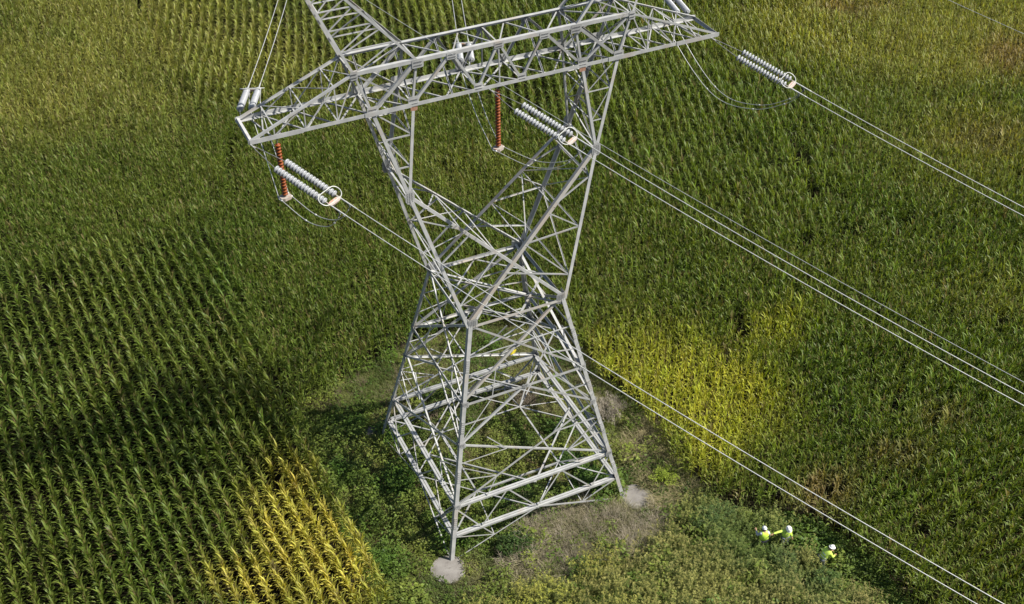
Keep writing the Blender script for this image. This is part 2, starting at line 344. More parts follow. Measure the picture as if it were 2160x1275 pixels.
def mkset(tm, P_, c1, c2, s0, s1, ns=1.8, sec=(.2, .2, .02), jit=.25, z=0.0):
    n = len(P_); f = np.clip(fbm(P_[:, 0]+3, P_[:, 1]+8, ns)*2-.5, 0, 1)[:, None]
    col = (np.array(c1)*(1-f)+np.array(c2)*f)*RNG.uniform(1-jit, 1+jit, (n, 1))
    hs = RNG.uniform(s0, s1, n)*(.7+.6*fbm(P_[:, 0]+31, P_[:, 1], 1.3))
    return (tm, np.column_stack([P_, np.full(n, z)]), RNG.uniform(0, 6.28, n), hs, col, np.tile(sec, (n, 1))*RNG.uniform(.8, 1.2, (n, 1)))
HB = [herb_template(i, 34, .26, .42, .085) for i in range(8)]
HBT = [herb_template(50+i, 80, .42, 1.0, .11) for i in range(6)]
GR = [grass_template(i, 22, .12, .42, .016) for i in range(6)]
GRT = [grass_template(20+i, 30, .16, .85, .013, .9) for i in range(6)]
RODS = [rod_template(i, 1.15) for i in range(6)]
TW = [twig_template(i, .8, 14) for i in range(6)]
whole = [(600, 600), (1950, 600), (1950, 1500), (500, 1500)]
zL = [(560, 900), (640, 860), (800, 880), (960, 1010), (1120, 1010), (1300, 1000), (1310, 1060), (1130, 1110), (1050, 1190), (990, 1180), (900, 1180), (900, 1260), (840, 1340), (700, 1300)]
zU = [(620, 870), (830, 740), (1000, 690), (1200, 690), (1260, 760), (1320, 900), (1200, 880), (1100, 870), (960, 930), (820, 900)]
zM = [(960, 900), (1100, 860), (1260, 900), (1340, 1010), (1150, 1010), (1000, 1010)]
zD = [(1080, 1080), (1320, 1060), (1420, 1060), (1440, 1100), (1330, 1170), (1200, 1230), (1090, 1240), (1050, 1210)]
zS = [(1300, 900), (1380, 900), (1430, 960), (1470, 1050), (1400, 1080), (1330, 1040), (1300, 960)]
zP = [(1560, 1090), (1660, 1085), (1740, 1115), (1810, 1170), (1880, 1240), (1940, 1320), (1800, 1330), (1720, 1200), (1640, 1160)]
zG = [(1060, 1275), (1200, 1225), (1330, 1165), (1430, 1100), (1450, 1060), (1550, 1065), (1630, 1110), (1640, 1165), (1760, 1205), (1850, 1300), (1900, 1500), (900, 1500), (960, 1330)]
zN = [(840, 1200), (900, 1150), (1080, 1180), (1200, 1230), (1060, 1280), (950, 1340), (760, 1360), (740, 1240)]
def awayp(P_, r2=.35):
    k = np.ones(len(P_), bool)
    for x, y in PEOPLE_AT: k &= (P_[:, 0]-x+.15)**2+(P_[:, 1]-y+.35)**2 > r2
    return P_[k]
PEOPLE_AT = [(10.03, -11.65), (11.18, -12.05), (12.35, -13.9)]
sets = [
 mkset(HB, offpads(zone(zL, 13), .9), (.070, .125, .016), (.150, .175, .034), .7, 1.5),
 mkset(HBT, offpads(zone(zL, 1.3), 1.2), (.060, .115, .016), (.140, .180, .034), .8, 1.5),
 mkset(HBT, offpads(zone(whole, .7), 1.2), (.060, .115, .014), (.17, .20, .036), .6, 1.5),
 mkset(HB, offpads(zone(zM, 7)), (.075, .130, .018), (.160, .180, .038), .8, 1.35),
 mkset(HB, offpads(zone(zU, 4.5)), (.075, .120, .022), (.16, .18, .045), .6, 1.2),
 mkset(HB, offpads(zone(zS, 5)), (.09, .12, .026), (.17, .17, .045), .7, 1.4),
 mkset(HB, offpads(zone(whole, 2.5)), (.055, .105, .016), (.14, .18, .03), .7, 1.5),
 mkset(HB, awayp(zone(zP, 14)), (.065, .12, .018), (.12, .17, .03), 1.1, 1.9),
 mkset(HB, offpads(zone(whole, 5)), (.080, .120, .022), (.17, .18, .045), .6, 1.1),
 mkset(HB, offpads(zone(zN, 7)), (.075, .13, .022), (.15, .17, .045), .5, 1.2),
 mkset(HB, offpads(zone(zL, 3)), (.15, .12, .05), (.20, .16, .08), .5, 1.1, .9),
 mkset(HB, offpads(zone(zM, 2)), (.15, .11, .05), (.20, .15, .08), .5, 1.1, .9),
 mkset(GR, offpads(zone(whole, 22)), (.11, .145, .035), (.22, .21, .085), .7, 1.2),
 mkset(GR, offpads(zone(zU, 26)), (.14, .165, .045), (.25, .24, .10), .8, 1.3),
 mkset(GR, offpads(zone(zN, 14)), (.085, .095, .032), (.17, .15, .08), .6, 1.2),
]
sets.append(mkset(HB, offpads(zone([(560, 940), (960, 960), (960, 1120), (760, 1130)], 2.5)), (.13, .075, .035), (.10, .08, .04), .6, .9, .8))
scatter(sets, 'weeds', HERB, 'low leafy green weeds and short grass covering the clearing under the tower', 'weeds')
sets = [
 mkset(GRT, offpads(zone(zD, 12)), (.20, .18, .10), (.32, .28, .18), .7, 1.25, .9),
 mkset(TW, offpads(zone(zD, 3)), (.24, .205, .15), (.36, .31, .23), .8, 1.3, 1.0),
 mkset(GRT, offpads(zone(zS, 12)), (.25, .22, .10), (.36, .31, .17), .7, 1.2, .9),
 mkset(TW, offpads(zone(zU, .8)), (.14, .10, .075), (.22, .17, .12), .6, 1.1, 1.0),
 mkset(GRT, offpads(zone(zU, 2.5)), (.15, .125, .06), (.22, .17, .11), .5, .9, 1.2),
 mkset(GRT, offpads(zone(zD, 3)), (.13, .17, .04), (.2, .2, .06), .6, 1.0, .9),
 mkset(GRT, offpads(zone(zL, .6)), (.12, .11, .05), (.2, .16, .09), .6, .9, 1.2),
 mkset(GRT, offpads(zone(zN, 2)), (.15, .14, .07), (.22, .18, .11), .5, .8, 1.2),
]
scatter(sets, 'dry_grass', DRY, 'tan and grey dead grass lying beside the right half of the tower base', 'dry grass')
PEOPLE_AT = [(10.03, -11.65), (11.18, -12.05), (12.35, -13.9)]
zp = zone(zG, 11)
k = np.ones(len(zp), bool)
for x, y in PEOPLE_AT: k &= (zp[:, 0]-x+.2)**2+(zp[:, 1]-y+.40)**2 > .34
zp = zp[k]
nearc = blob(zp, 1560, 1120, 110, 70, 20, .6) + .8*blob(zp, 1700, 1230, 120, 40, 30, .6)
s_g = mkset(RODS, zp, (.105, .140, .032), (.19, .20, .055), .5, 1.25, 1.1, sec=(.30, .29, .085))
s_g[4][:] = s_g[4]*(1-.75*np.clip(nearc, 0, 1))[:, None]+np.array([.075, .13, .028])*.75*np.clip(nearc, 0, 1)[:, None]
s_g[5][:] = s_g[5]*(1-.8*np.clip(nearc, 0, 1))[:, None]+np.array([.12, .18, .04])*.8*np.clip(nearc, 0, 1)[:, None]
bright = np.clip(blob(zp, 1180, 1215, 130, 35, -25, .6)+blob(zp, 1300, 1150, 120, 30, -35, .6)+.7*blob(zp, 1180, 1290, 200, 40, 0, .6), 0, 1)[:, None]
s_g[5][:] = s_g[5]*(1-bright)+np.array([.36, .37, .055])*bright
tanp = np.clip(fbm(zp[:, 0]+70, zp[:, 1], 2.2)*2.4-1.15, 0, 1)[:, None]
s_g[5][:] = s_g[5]*(1-tanp)+np.array([.27, .22, .09])*tanp
scatter([s_g, mkset(HB, zone(zG, 2.0), (.04, .08, .014), (.08, .11, .02), .9, 1.6)], 'goldenrod', HERB, 'dense feathery yellow green goldenrod filling the lower right of the clearing', 'goldenrod')

# shrubs one can tell apart
def shrub(name, uv, rad, hgt, n, c, label, cat, lw=.09, stems=7, kind='leaf', c2=None):
    p = G(*uv, .0); e = empty(name, (p.x, p.y, 0), label, cat)
    r = random.Random(hash(label) % 1000 if False else int(uv[0]))
    b = MB()
    tips = []
    for i in range(stems):
        a = 6.28*i/stems+r.random(); q = r.uniform(.3, .85); t = Vector((math.cos(a)*rad*q, math.sin(a)*rad*q, hgt*r.uniform(.6, .95)))
        m_ = t*.5+Vector((0, 0, hgt*.1)); b.tube([(0, 0, 0), m_, t], .02, 5, rads=[.028, .018, .007]); tips.append((m_, t))
        for k in range(5 if kind == 'twig' else 2):
            s_ = m_.lerp(t, r.random()); d = Vector((r.gauss(0, 1), r.gauss(0, 1), r.uniform(.2, 1.2))).normalized()*rad*r.uniform(.3, .6)
            b.tube([s_, s_+d*.5+Vector((0, 0, .03)), s_+d], .008, 4, rads=[.010, .007, .003])
    b.build('stem', STEMM if kind == 'leaf' else TWIGM, e)
    T = []; m = n
    P_ = []
    while len(P_) < m:
        v = np.array([r.gauss(0, .45), r.gauss(0, .45), r.gauss(0, .45)])
        if np.linalg.norm(v) > 1.05: continue
        lump = 1+.25*math.sin(5*v[0]+uv[0])+.2*math.cos(6*v[1])
        P_.append((v[0]*rad*lump, v[1]*rad*lump, hgt*(.55+.48*v[2])))
    P_ = np.array(P_); P_ = P_[P_[:, 2] > .05]
    tl = [herb_template(300+i, 7, .09, .10, lw) for i in range(5)] if kind == 'leaf' else [twig_template(330+i, .35, 3) for i in range(5)]
    nn = len(P_); col = np.tile(c, (nn, 1))*RNG.uniform(.7, 1.3, (nn, 1))
    if c2 is not None: k_ = RNG.random(nn) < .3; col[k_] = np.array(c2)*RNG.uniform(.7, 1.2, (k_.sum(), 1))
    scatter([(tl, P_, RNG.uniform(0, 6.28, nn), RNG.uniform(.7, 1.3, nn), col, col)], 'foliage' if kind == 'leaf' else 'twigs', HERB if kind == 'leaf' else DRY, kind=None, parent=e)
    return e
STEMM = noise_mat('shrub_stem', (.07, .05, .03), (.12, .09, .05), 9, .9)
TWIGM = noise_mat('grey_twig', (.20, .17, .13), (.30, .26, .20), 9, .9)
shrub('shrub', (1085, 1165), .95, 1.15, 420, (.045, .080, .018), 'dark green leafy shrub between the dry grass and the nearest pier', 'shrub')
shrub('shrub', (1245, 1030), 1.15, 1.2, 520, (.065, .125, .020), 'leafy green shrub growing through the bracing beside the right hand tower leg', 'shrub')
shrub('shrub', (1200, 985), .9, .9, 320, (.050, .10, .018), 'small dark green shrub inside the tower behind the double beam', 'shrub')
shrub('shrub', (1400, 1020), .8, 1.0, 260, (.22, .28, .035), 'bright yellow green bush just right of the right hand concrete pier', 'shrub', lw=.07)
shrub('shrub', (1500, 1110), 1.25, 1.35, 700, (.09, .14, .04), 'tall fine leaved grey green bush where the goldenrod meets the maize', 'shrub', lw=.06)
shrub('shrub', (1655, 1195), .95, 1.0, 420, (.085, .125, .035), 'round grey green bush just below the two workers standing together', 'shrub', lw=.06)
shrub('shrub', (1735, 1240), 1.0, .95, 420, (.07, .115, .026), 'dark green bush below the bending worker at the crop edge', 'shrub', lw=.07)
shrub('shrub', (800, 1195), .8, .8, 260, (.085, .15, .022), 'bright green weed clump between the yellow maize and the nearest pier', 'shrub', lw=.09)
shrub('dead_bush', (1285, 880), 1.1, 1.1, 260, (.34, .30, .23), 'bare grey dead bush right of the tower below the yellow maize', 'dead bush', kind='twig', stems=12)
shrub('dead_bush', (1115, 855), 1.2, 1.0, 170, (.22, .18, .13), 'brown leafless bush around the hidden far leg of the tower', 'dead bush', kind='twig', stems=11)

# ------------------------------------------------------------------ tower
a_, b_, HW = 5.3, 2.6047, 13.3437
Z1, Z2, Z3, Z4 = 3.3246, 1.5798, 9.1, 6.85
PX, PY, HP = 4.7165, 1.457, 20.6767
XI, XO, YC, HC = 4.0841, 5.9364, 1.0033, 24.9849
XT, XU, YT, HT = 3.7604, 6.5801, .9431, 26.9227
XE, YE = 11.2836, 1.0577
PKX, PKZ = 8.93, 32.74
def L(sx, sy, z): h = a_+(b_-a_)*z/HW; return Vector((sx*h, sy*h, z))
tower = empty('transmission_tower', (0, 0, 0), 'tall grey galvanised steel lattice pylon with a wide crossarm standing in the clearing', 'pylon')
def mem(name, A, B, w_, n, parent, m=None, side=1, inset=0.0, w2=None, off=0.0):
    A = Vector(A); B = Vector(B); n = Vector(n); d = (B-A).normalized(); nn = (n-d*n.dot(d)).normalized()
    b = MB(); j = off + random.uniform(.001, .006); sh = nn*(-j)
    b.angle(A+d*inset+sh, B-d*inset+sh, w_*.86, n, side, w2=w2); return b.build(name, m or STEEL, parent)
def lerp(A, B, t): return Vector(A)+(Vector(B)-Vector(A))*t

# four legs, foot to waist, corner of the angle outward
legs = {}
for sx in (-1, 1):
    for sy in (-1, 1):
        b = MB(); A, B = L(sx, sy, -.02), L(sx, sy, HW+.25); d = (B-A).normalized(); Wd = .205; t = .022
        X = Vector((-sx, 0, 0)); Y = Vector((0, -sy, 0)); X = (X-d*X.dot(d)).normalized(); Y = (Y-d*Y.dot(d)).normalized(); c = (A+B)/2; Ln = (B-A).length/2
        b.obox(c+X*Wd/2, d*Ln, X*Wd/2, Y*t/2); b.obox(c+Y*(Wd/2+t/2+.001), d*Ln, Y*(Wd/2-t/2), X*t/2)
        for z in (2.4, 5.1, 7.9, 11.2):       # splice plates
            q = L(sx, sy, z); b.obox(q+X*Wd*.5-Y*.02, d*.35, X*Wd*.42, Y*.009); b.obox(q+Y*Wd*.5-X*.02, d*.35, Y*Wd*.42, X*.009)
            for k in range(6):
                for o2 in (.3, .7): b.obox(q+d*(-.29+.116*k)+X*Wd*o2-Y*.036, d*.013, X*.013, Y*.01, 1)
        # step bolts up one leg
        if (sx, sy) in ((-1, 1), (1, -1)):
            for k in range(30): q = L(sx, sy, 1+.4*k); b.obox(q+(X if k % 2 else Y)*(-.07), d*.008, Y*.008 if k % 2 else X*.008, (X if k % 2 else Y)*.07, 1)
        b.plate(L(sx, sy, .02)+X*.1+Y*.1, (.24, 0, 0), (0, .24, 0), (0, 0, 1), 0, .1, .03)
        legs[sx, sy] = b.build('leg', [STEEL, BOLT], tower)

def face(k):
    """corner signs and outward normal of the four body faces"""
    return [((-1, -1), (1, -1), (0, -1, .2)), ((1, -1), (1, 1), (1, 0, .2)), ((1, 1), (-1, 1), (0, 1, .2)), ((-1, 1), (-1, -1), (-1, 0, .2))][k]
for k in range(4):
    s0, s1, n = face(k); n = Vector(n); P0 = lambda z: L(*s0, z); P1 = lambda z: L(*s1, z); mid = lambda z, t=.5: lerp(P0(z), P1(z), t)
    b = MB(); up = Vector((0, 0, 1))
    for z in (Z1, Z2):                        # double girders of two angles back to back
        no = Vector((n.x, n.y, 0)).normalized(); e_ = (P1(z)-P0(z)).normalized()
        for o_, s_ in ((.0, 1), (-.14, -1)):
            A, B = P0(z)+no*(o_-.02)+e_*.04, P1(z)+no*(o_-.02)-e_*.04; b.obox((A+B)/2-no*.058, (B-A)/2, no*.056, up*.007)
            b.obox((A+B)/2+(no*-.006 if s_ > 0 else no*-.111)-up*.065, (B-A)/2, no*.007, up*.056)
    panel = b.build('body_girder', STEEL, tower)
    # zigzag between the two double girders
    zz = [(P0(Z1), mid(Z2, .17)), (mid(Z2, .17), mid(Z1, .33)), (mid(Z1, .33), mid(Z2)), (mid(Z2), mid(Z1, .67)), (mid(Z1, .67), mid(Z2, .83)), (mid(Z2, .83), P1(Z1))]
    for A, B in zz: mem('lacing_bar', A, B, .085, n, panel, off=.05)
    # foot braces
    for Pf, c in ((P0, 0), (P1, 1)):
        N_ = lerp(Pf(.06), mid(Z2), .5); mem('foot_brace', Pf(.06), mid(Z2), .07, n, panel, off=.02)
        mem('strut', Pf(Z2), N_, .055, n, panel, off=.03); mem('strut', N_, mid(Z2, .17 if c == 0 else .83), .055, n, panel, off=.04)
        inner = Vector((2.5*(s0 if c == 0 else s1)[0], 2.5*(s0 if c == 0 else s1)[1], Z2)); mem('strut', N_, inner, .055, (0, 0, 1), panel)
    # K then X panels
    fr = MB(); fr.angle(P0(Z3), P1(Z3), .13, n, 1); 
    frame = fr.build('body_frame', STEEL, tower)
    wa = mem('waist_girt', P0(HW-.12), P1(HW-.12), .16, n, tower, STEELW if k == 0 else STEEL)
    D = lambda A, B, w_=.11, off=.03, m=None: mem('diagonal', A, B, w_, n, frame, m, off=off)
    D(P0(HW), P1(Z3), .12); D(P1(HW), P0(Z3), .15, .17, STEELW if k == 0 else None)
    D(mid(Z3), P0(Z4), .12); D(mid(Z3), P1(Z4), .12)
    D(P0(Z1), P1(Z4), .13); D(P1(Z1), P0(Z4), .10, .16)
    # redundant struts
    st = lambda A, B, w_=.06: mem('strut', A, B, w_, n, frame, off=.06)
    for a, bq, fl in ((P0, P1, 0), (P1, P0, 1)):
        X1 = lerp(a(Z1), bq(Z4), .30); st(a(4.9), X1); st(a((Z4+Z1)/2+.6), X1); st(lerp(a(Z1), bq(Z1), .2), X1)
        X2 = lerp(a(Z3), bq(HW), .33); st(a(10.2), X2); st(lerp(a(Z3), bq(Z3), .24), X2); st(a(11.6), lerp(a(HW), bq(Z3), .42))
        X3 = lerp(a(Z4), mid(Z3), .5); st(a(8.0), X3); st(a(Z4), lerp(a(Z4), bq(Z1), .0)+(a(Z4)-a(Z1))*0+Vector((0, 0, 0.0)) if False else lerp(a(Z3), bq(Z3), .25)); 
        X4 = lerp(a(Z4), bq(Z1), .30); st(a(5.8), X4); st(lerp(a(Z4), bq(Z4), .2), X4)
    # gussets
    for q, e in ((P0(HW), 0), (P1(HW), 1)):
        pl = MB(); inw = (P1(HW)-P0(HW)).normalized()*(1 if e == 0 else -1); up2 = (P0(HW)-P0(Z3)).normalized()
        pl.plate(q+inw*.22+n*.006, inw*.24, Vector((0, 0, 1))*.32, n, bolts=(4, 6)); pl.build('gusset_plate', [STEEL, BOLT], frame)
    for q, e in ((P0(Z1), 0), (P1(Z1), 1), (P0(Z4), 0), (P1(Z4), 1), (P0(Z3), 0), (P1(Z3), 1)):
        pl = MB(); inw = (P1(Z1)-P0(Z1)).normalized()*(1 if e == 0 else -1)
        pl.plate(q+inw*.17+n*.006, inw*.17, Vector((0, 0, 1))*.19, n, bolts=(3, 3)); pl.build('gusset_plate', [STEEL, BOLT], frame)
    pl = MB(); pl.plate(mid(Z3)+n*.006, (P1(Z3)-P0(Z3)).normalized()*.16, Vector((0, 0, 1))*.13, n, bolts=(3, 2)); pl.build('gusset_plate', [STEEL, BOLT], frame)
# plan bracing at the lower girder, waist and top panel
b = MB(); I = [Vector((2.5*x, 2.5*y, Z2)) for x, y in ((-1, -1), (1, -1), (1, 1), (-1, 1))]
for i in range(4): b.angle(I[i], I[(i+1) % 4], .09, (0, 0, 1))
plan = b.build('plan_bracing', STEEL, tower)
for i, (x, y) in enumerate(((-1, -1), (1, -1), (1, 1), (-1, 1))):
    mem('plan_strut', L(x, y, Z2), I[i], .08, (0, 0, 1), plan); mem('plan_strut', L(x, y, Z1), I[i], .08, (0, 0, 1), plan)
    hx = L(x, y, Z2).x; mem('plan_strut', I[i], Vector((0, hx*(1 if x*y > 0 else -1), Z2)), .07, (0, 0, 1), plan); mem('plan_strut', I[i], Vector((hx, 0, Z2)), .07, (0, 0, 1), plan)
for z, w_ in ((HW-.3, .10), (Z3-.1, .08), (Z1-.1, .09)):
    h = L(1, 1, z).x; q = [Vector((0, -h, z)), Vector((h, 0, z)), Vector((0, h, z)), Vector((-h, 0, z))]
    for i in range(4): mem('plan_strut', q[i], q[(i+1) % 4], w_, (0, 0, 1), plan)
mem('plan_strut', L(-1, -1, HW-.35), L(1, 1, HW-.35), .09, (0, 0, 1), plan); mem('plan_strut', L(-1, 1, HW-.40), L(1, -1, HW-.40), .09, (0, 0, 1), plan)

# window arms above the waist
for sx in (-1, 1):
    b = MB(); pipes = MB()
    for sy in (-1, 1):
        K = Vector((sx*PX, sy*PY, HP)); b.angle(L(sx, sy, HW-.1), K, .17, (0, sy, .1), -sx*sy, t=.02)
        pipes.angle(L(-sx, sy, HW)+Vector((0, -sy*.03, 0)), K+Vector((0, -sy*.03, 0)), .19 if sx > 0 else .145, (0, sy, .1), sx*sy, t=.02)
        b.angle(K, (sx*XI, sy*YC, HC), .14, (0, sy, 0), sx*sy); b.angle(K, (sx*XO, sy*YC, HC), .16, (0, sy, 0), -sx*sy)
    arm = b.build('window_arm', [STEEL], tower); dg = pipes.build('cross_diagonal', STEELW if sx > 0 else STEEL, arm)
    BR = lambda A, B, w_=.07, n=(0, -1, 0), off=.02, m=None: mem('arm_brace', A, B, w_, n, arm, m, off=off)
    for sy in (-1, 1):
        n = (0, sy, .1); K = Vector((sx*PX, sy*PY, HP)); A0 = L(sx, sy, HW); O0 = L(-sx, sy, HW)
        leg_ = lambda t: lerp(A0, K, t); dia = lambda t: lerp(O0, K, t)
        for p, q in ((leg_(.825), dia(.70)), (dia(.64), leg_(.49)), (leg_(.49), dia(.47)), (dia(.46), leg_(.157)), (leg_(.157), lerp(L(-sx, sy, HW), K, .30))): BR(p, q, .075, n)
        In = lambda t: lerp(K, (sx*XI, sy*YC, HC), t); Ou = lambda t: lerp(K, (sx*XO, sy*YC, HC), t)
        BR(In(.34), Ou(.34), .07, n); BR(In(.68), Ou(.68), .07, n); BR(In(.34), Ou(.68), .06, n); BR(In(.68), Ou(1), .06, n)
        pl = MB(); pl.plate(K+Vector((0, sy*.012, 0)), (.22, 0, 0), (0, 0, .34), n, bolts=(3, 6), cut=.4); pl.build('gusset_plate', [STEEL, BOLT], arm)
    # depth bracing between front and back members
    F = lambda t: lerp(L(sx, -1, HW), (sx*PX, -PY, HP), t); Bk = lambda t: lerp(L(sx, 1, HW), (sx*PX, PY, HP), t)
    for t0, t1 in ((.157, .157), (.49, .49), (.825, .825), (.157, .49), (.82, .49), (.82, 1)): BR(F(t0), Bk(t1), .06, (sx, 0, -.2))
    F2 = lambda t: lerp(L(-sx, -1, HW), (sx*PX, -PY, HP), t); B2 = lambda t: lerp(L(-sx, 1, HW), (sx*PX, PY, HP), t)
    for t0, t1 in ((.46, .46), (.68, .68), (.9, .9), (.46, .68), (.9, .68)): BR(F2(t0), B2(t1), .06, (0, 0, 1))
    BR((sx*PX, -PY, HP), (sx*PX, PY, HP), .10, (0, 0, 1))
    for xx in (XI, XO):
        F3 = lambda t: lerp((sx*PX, -PY, HP), (sx*xx, -YC, HC), t); B3 = lambda t: lerp((sx*PX, PY, HP), (sx*xx, YC, HC), t)
        for t0, t1 in ((.34, .34), (.68, .68), (.0, .34), (.68, .34), (.68, 1)): BR(F3(t0), B3(t1), .055, (sx if xx == XO else -sx, 0, 0))

# crossarm
b = MB(); ch = {}
for sy in (-1, 1):
    n = (0, sy, 0)
    b.angle((-XE-.05, sy*YE, HC), (XE+.05, sy*YE, HC), .17, n, 1 if sy < 0 else -1, t=.016)
    b.angle((-XU, sy*YT, HT), (XU, sy*YT, HT), .17, n, -1 if sy < 0 else 1, t=.016)
    for sx in (-1, 1): b.angle((sx*XU, sy*YT, HT), (sx*XE, sy*YE, HC), .10, n, 1, t=.012)
    for x0_, x1_ in ((-XE, -9.0), (XE, 9.0), (-6.3, -4.2), (5.4, 6.8)):    # doubling plates along the bottom chord
        b.obox(Vector(((x0_+x1_)/2, sy*(YE+.012), HC)), Vector((abs(x1_-x0_)/2, 0, 0)), Vector((0, .008, 0)), Vector((0, 0, .105)))
for sx in (-1, 1): b.angle((sx*XE, -YE, HC), (sx*XE, YE, HC), .13, (sx, 0, .3), 1)
arm = b.build('crossarm', STEEL, tower)
CB = lambda nm, A, B, w_, n, off=.02, m=None: mem(nm, A, B, w_, n, arm, m, off=off)
top = lambda x, sy: Vector((x, sy*(YT+.002), HT)); bot = lambda x, sy: Vector((x, sy*YC, HC))
def armtop(x, sy): t = (abs(x)-XU)/(XE-XU); return lerp((math.copysign(XU, x), sy*YT, HT), (math.copysign(XE, x), sy*YE, HC), t)
for sy in (-1, 1):
    n = (0, sy, 0)
    for s in (-1, 1):
        CB('web_diagonal', top(s*XU, sy), bot(s*XI, sy), .09, n, .05); CB('web_diagonal', top(s*XT, sy), bot(s*XO, sy), .16, n, .02)
        CB('web_post', top(s*XT, sy), bot(s*XI, sy), .11, n, .08); CB('web_post', top(s*XU, sy), bot(s*XO, sy), .11, n, .02)
        CB('web_diagonal', top(s*2.2, sy), bot(s*XI, sy), .14, n); CB('web_diagonal', top(s*2.2, sy), bot(s*1.05, sy), .12, n); CB('web_diagonal', top(0, sy), bot(s*1.05, sy), .12, n)
        xs = [XU, 7.47, 8.86, 10.2]; xt_ = [7.0, 8.2, 9.5]
        for i, x in enumerate(xs[1:]):
            CB('end_post', bot(s*x, sy), armtop(s*xt_[i], sy) if False else armtop(s*x, sy), .06, n)
            CB('end_diagonal', bot(s*x, sy), armtop(s*(xs[i]), sy), .07, n, .03)
    CB('web_post', top(0, sy), bot(0, sy), .06, n)
# top and bottom planes
xn = [-XE+.6, -10.2, -8.86, -7.47, -XO, -XI, -2.6, -1.05, 1.05, 2.6, XI, XO, 7.47, 8.86, 10.2, XE-.6]
for i in range(len(xn)-1):
    s = 1 if i % 2 else -1; CB('plan_diagonal', (xn[i], s*YC, HC), (xn[i+1], -s*YC, HC), .065, (0, 0, 1), .03)
    CB('plan_diagonal', (xn[i], -s*YC, HC-.08), (xn[i+1], s*YC, HC-.08), .065, (0, 0, 1), .03)
    if abs(xn[i]) in (XI, XO, 7.47, 8.86, 1.05): CB('cross_member', (xn[i], -YC, HC), (xn[i], YC, HC), .075, (0, 0, 1), .01)
tn = [-XU, -XT, -2.2, -1.1, 0, 1.1, 2.2, XT, XU]
for i in range(len(tn)-1):
    s = 1 if i % 2 else -1; CB('plan_diagonal', (tn[i], s*YT, HT), (tn[i+1], -s*YT, HT), .06, (0, 0, 1), .03)
for x in (-XU, -XT, 0, XT, XU): CB('cross_member', (x, -YT, HT), (x, YT, HT), .08, (0, 0, 1), .01)
for s in (-1, 1):
    for i, x in enumerate((7.47, 8.86, 10.2)):
        CB('cross_member', armtop(s*x, -1), armtop(s*x, 1), .06, (0, 0, 1), .01); CB('plan_diagonal', armtop(s*(XU, 7.47, 8.86)[i], -1), armtop(s*x, 1), .055, (0, 0, 1), .03)
    for x in (XI, XO, 2.2): CB('sway_brace', (s*x, -YC, HC), (s*min(x, XU), YT, HT), .07, (1, 0, 0), .03)
    CB('sway_brace', (s*XO, YC, HC), (s*XU, -YT, HT), .07, (1, 0, 0), .1); CB('sway_brace', (s*XI, YC, HC), (s*XT, -YT, HT), .07, (1, 0, 0), .1)
for sy in (-1, 1):
    n = Vector((0, sy, 0))
    for x, z, wx, wz in [(s*XT, HT-.12, .26, .20) for s in (-1, 1)]+[(s*2.2, HT-.10, .24, .17) for s in (-1, 1)]+[(0, HT-.08, .22, .16)]+[(s*1.05, HC+.12, .21, .19) for s in (-1, 1)]+[(s*XI, HC+.14, .24, .24) for s in (-1, 1)]+[(s*XO, HC+.13, .25, .20) for s in (-1, 1)]+[(s*XU, HT-.06, .16, .20) for s in (-1, 1)]:
        y = YT+.004 if z > 26 else YC+.03
        pl = MB(); pl.plate(Vector((x, sy*y, z)), (wx, 0, 0), (0, 0, wz), n, bolts=(6, 2), cut=.18); pl.build('gusset_plate', [STEEL, BOLT], arm)
    for x in (-XI, XI):
        pl = MB(); pl.plate(Vector((x, sy*(YC+.02), HC-.2)), (.16, 0, 0), (0, 0, .11), n, 0, .3); pl.build('rusty_bracket', RUST, arm)
# earth-wire peaks
for s in (-1, 1):
    ap = Vector((s*PKX, 0, PKZ)); b = MB(); cs = {}
    for x in (XT, XU):
        for sy in (-1, 1): cs[x, sy] = Vector((s*x, sy*YT, HT)); b.angle(cs[x, sy], ap+Vector(((x-XT)*.04*s, sy*.06, 0)), .11, (0, sy, 0), 1 if x == XU else -1)
    pk = b.build('peak', STEEL, tower)
    Q = lambda x, sy, t: lerp(cs[x, sy], ap, t)
    ts = [0, .17, .33, .47, .6, .72, .83]
    for i in range(1, len(ts)):
        for sy in (-1, 1):
            mem('peak_brace', Q(XT, sy, ts[i]), Q(XU, sy, ts[i]), .055, (0, sy, 0), pk)
            mem('peak_brace', Q(XT, sy, ts[i]), Q(XU, sy, ts[i-1]), .055, (0, sy, 0), pk, off=.02)
        for x in (XT, XU):
            if i % 2: mem('peak_brace', Q(x, -1, ts[i]), Q(x, 1, ts[i-1]), .05, (s, 0, 0), pk)
            else: mem('peak_brace', Q(x, 1, ts[i]), Q(x, -1, ts[i-1]), .05, (s, 0, 0), pk)

# yellow warning plate
b = MB(); c = Vector((2.95, 4.30, 4.25)); b.obox(c, Vector((.20, .02, 0)), Vector((0, 0, .13)), Vector((0, -.006, 0)))
for dx in (-.14, .14): b.obox(c+Vector((dx, -.012, .0)), Vector((.012, 0, 0)), Vector((0, .006, 0)), Vector((0, 0, .012)), 1)
b.obox(c+Vector((0, .07, -.02)), Vector((.02, 0, 0)), Vector((0, .07, 0)), Vector((0, 0, .015)), 1)
tag(b.build('warning_plate', [YELLOW, BOLT]), 'small yellow plate fixed to the bracing on the far side of the tower', 'plate')

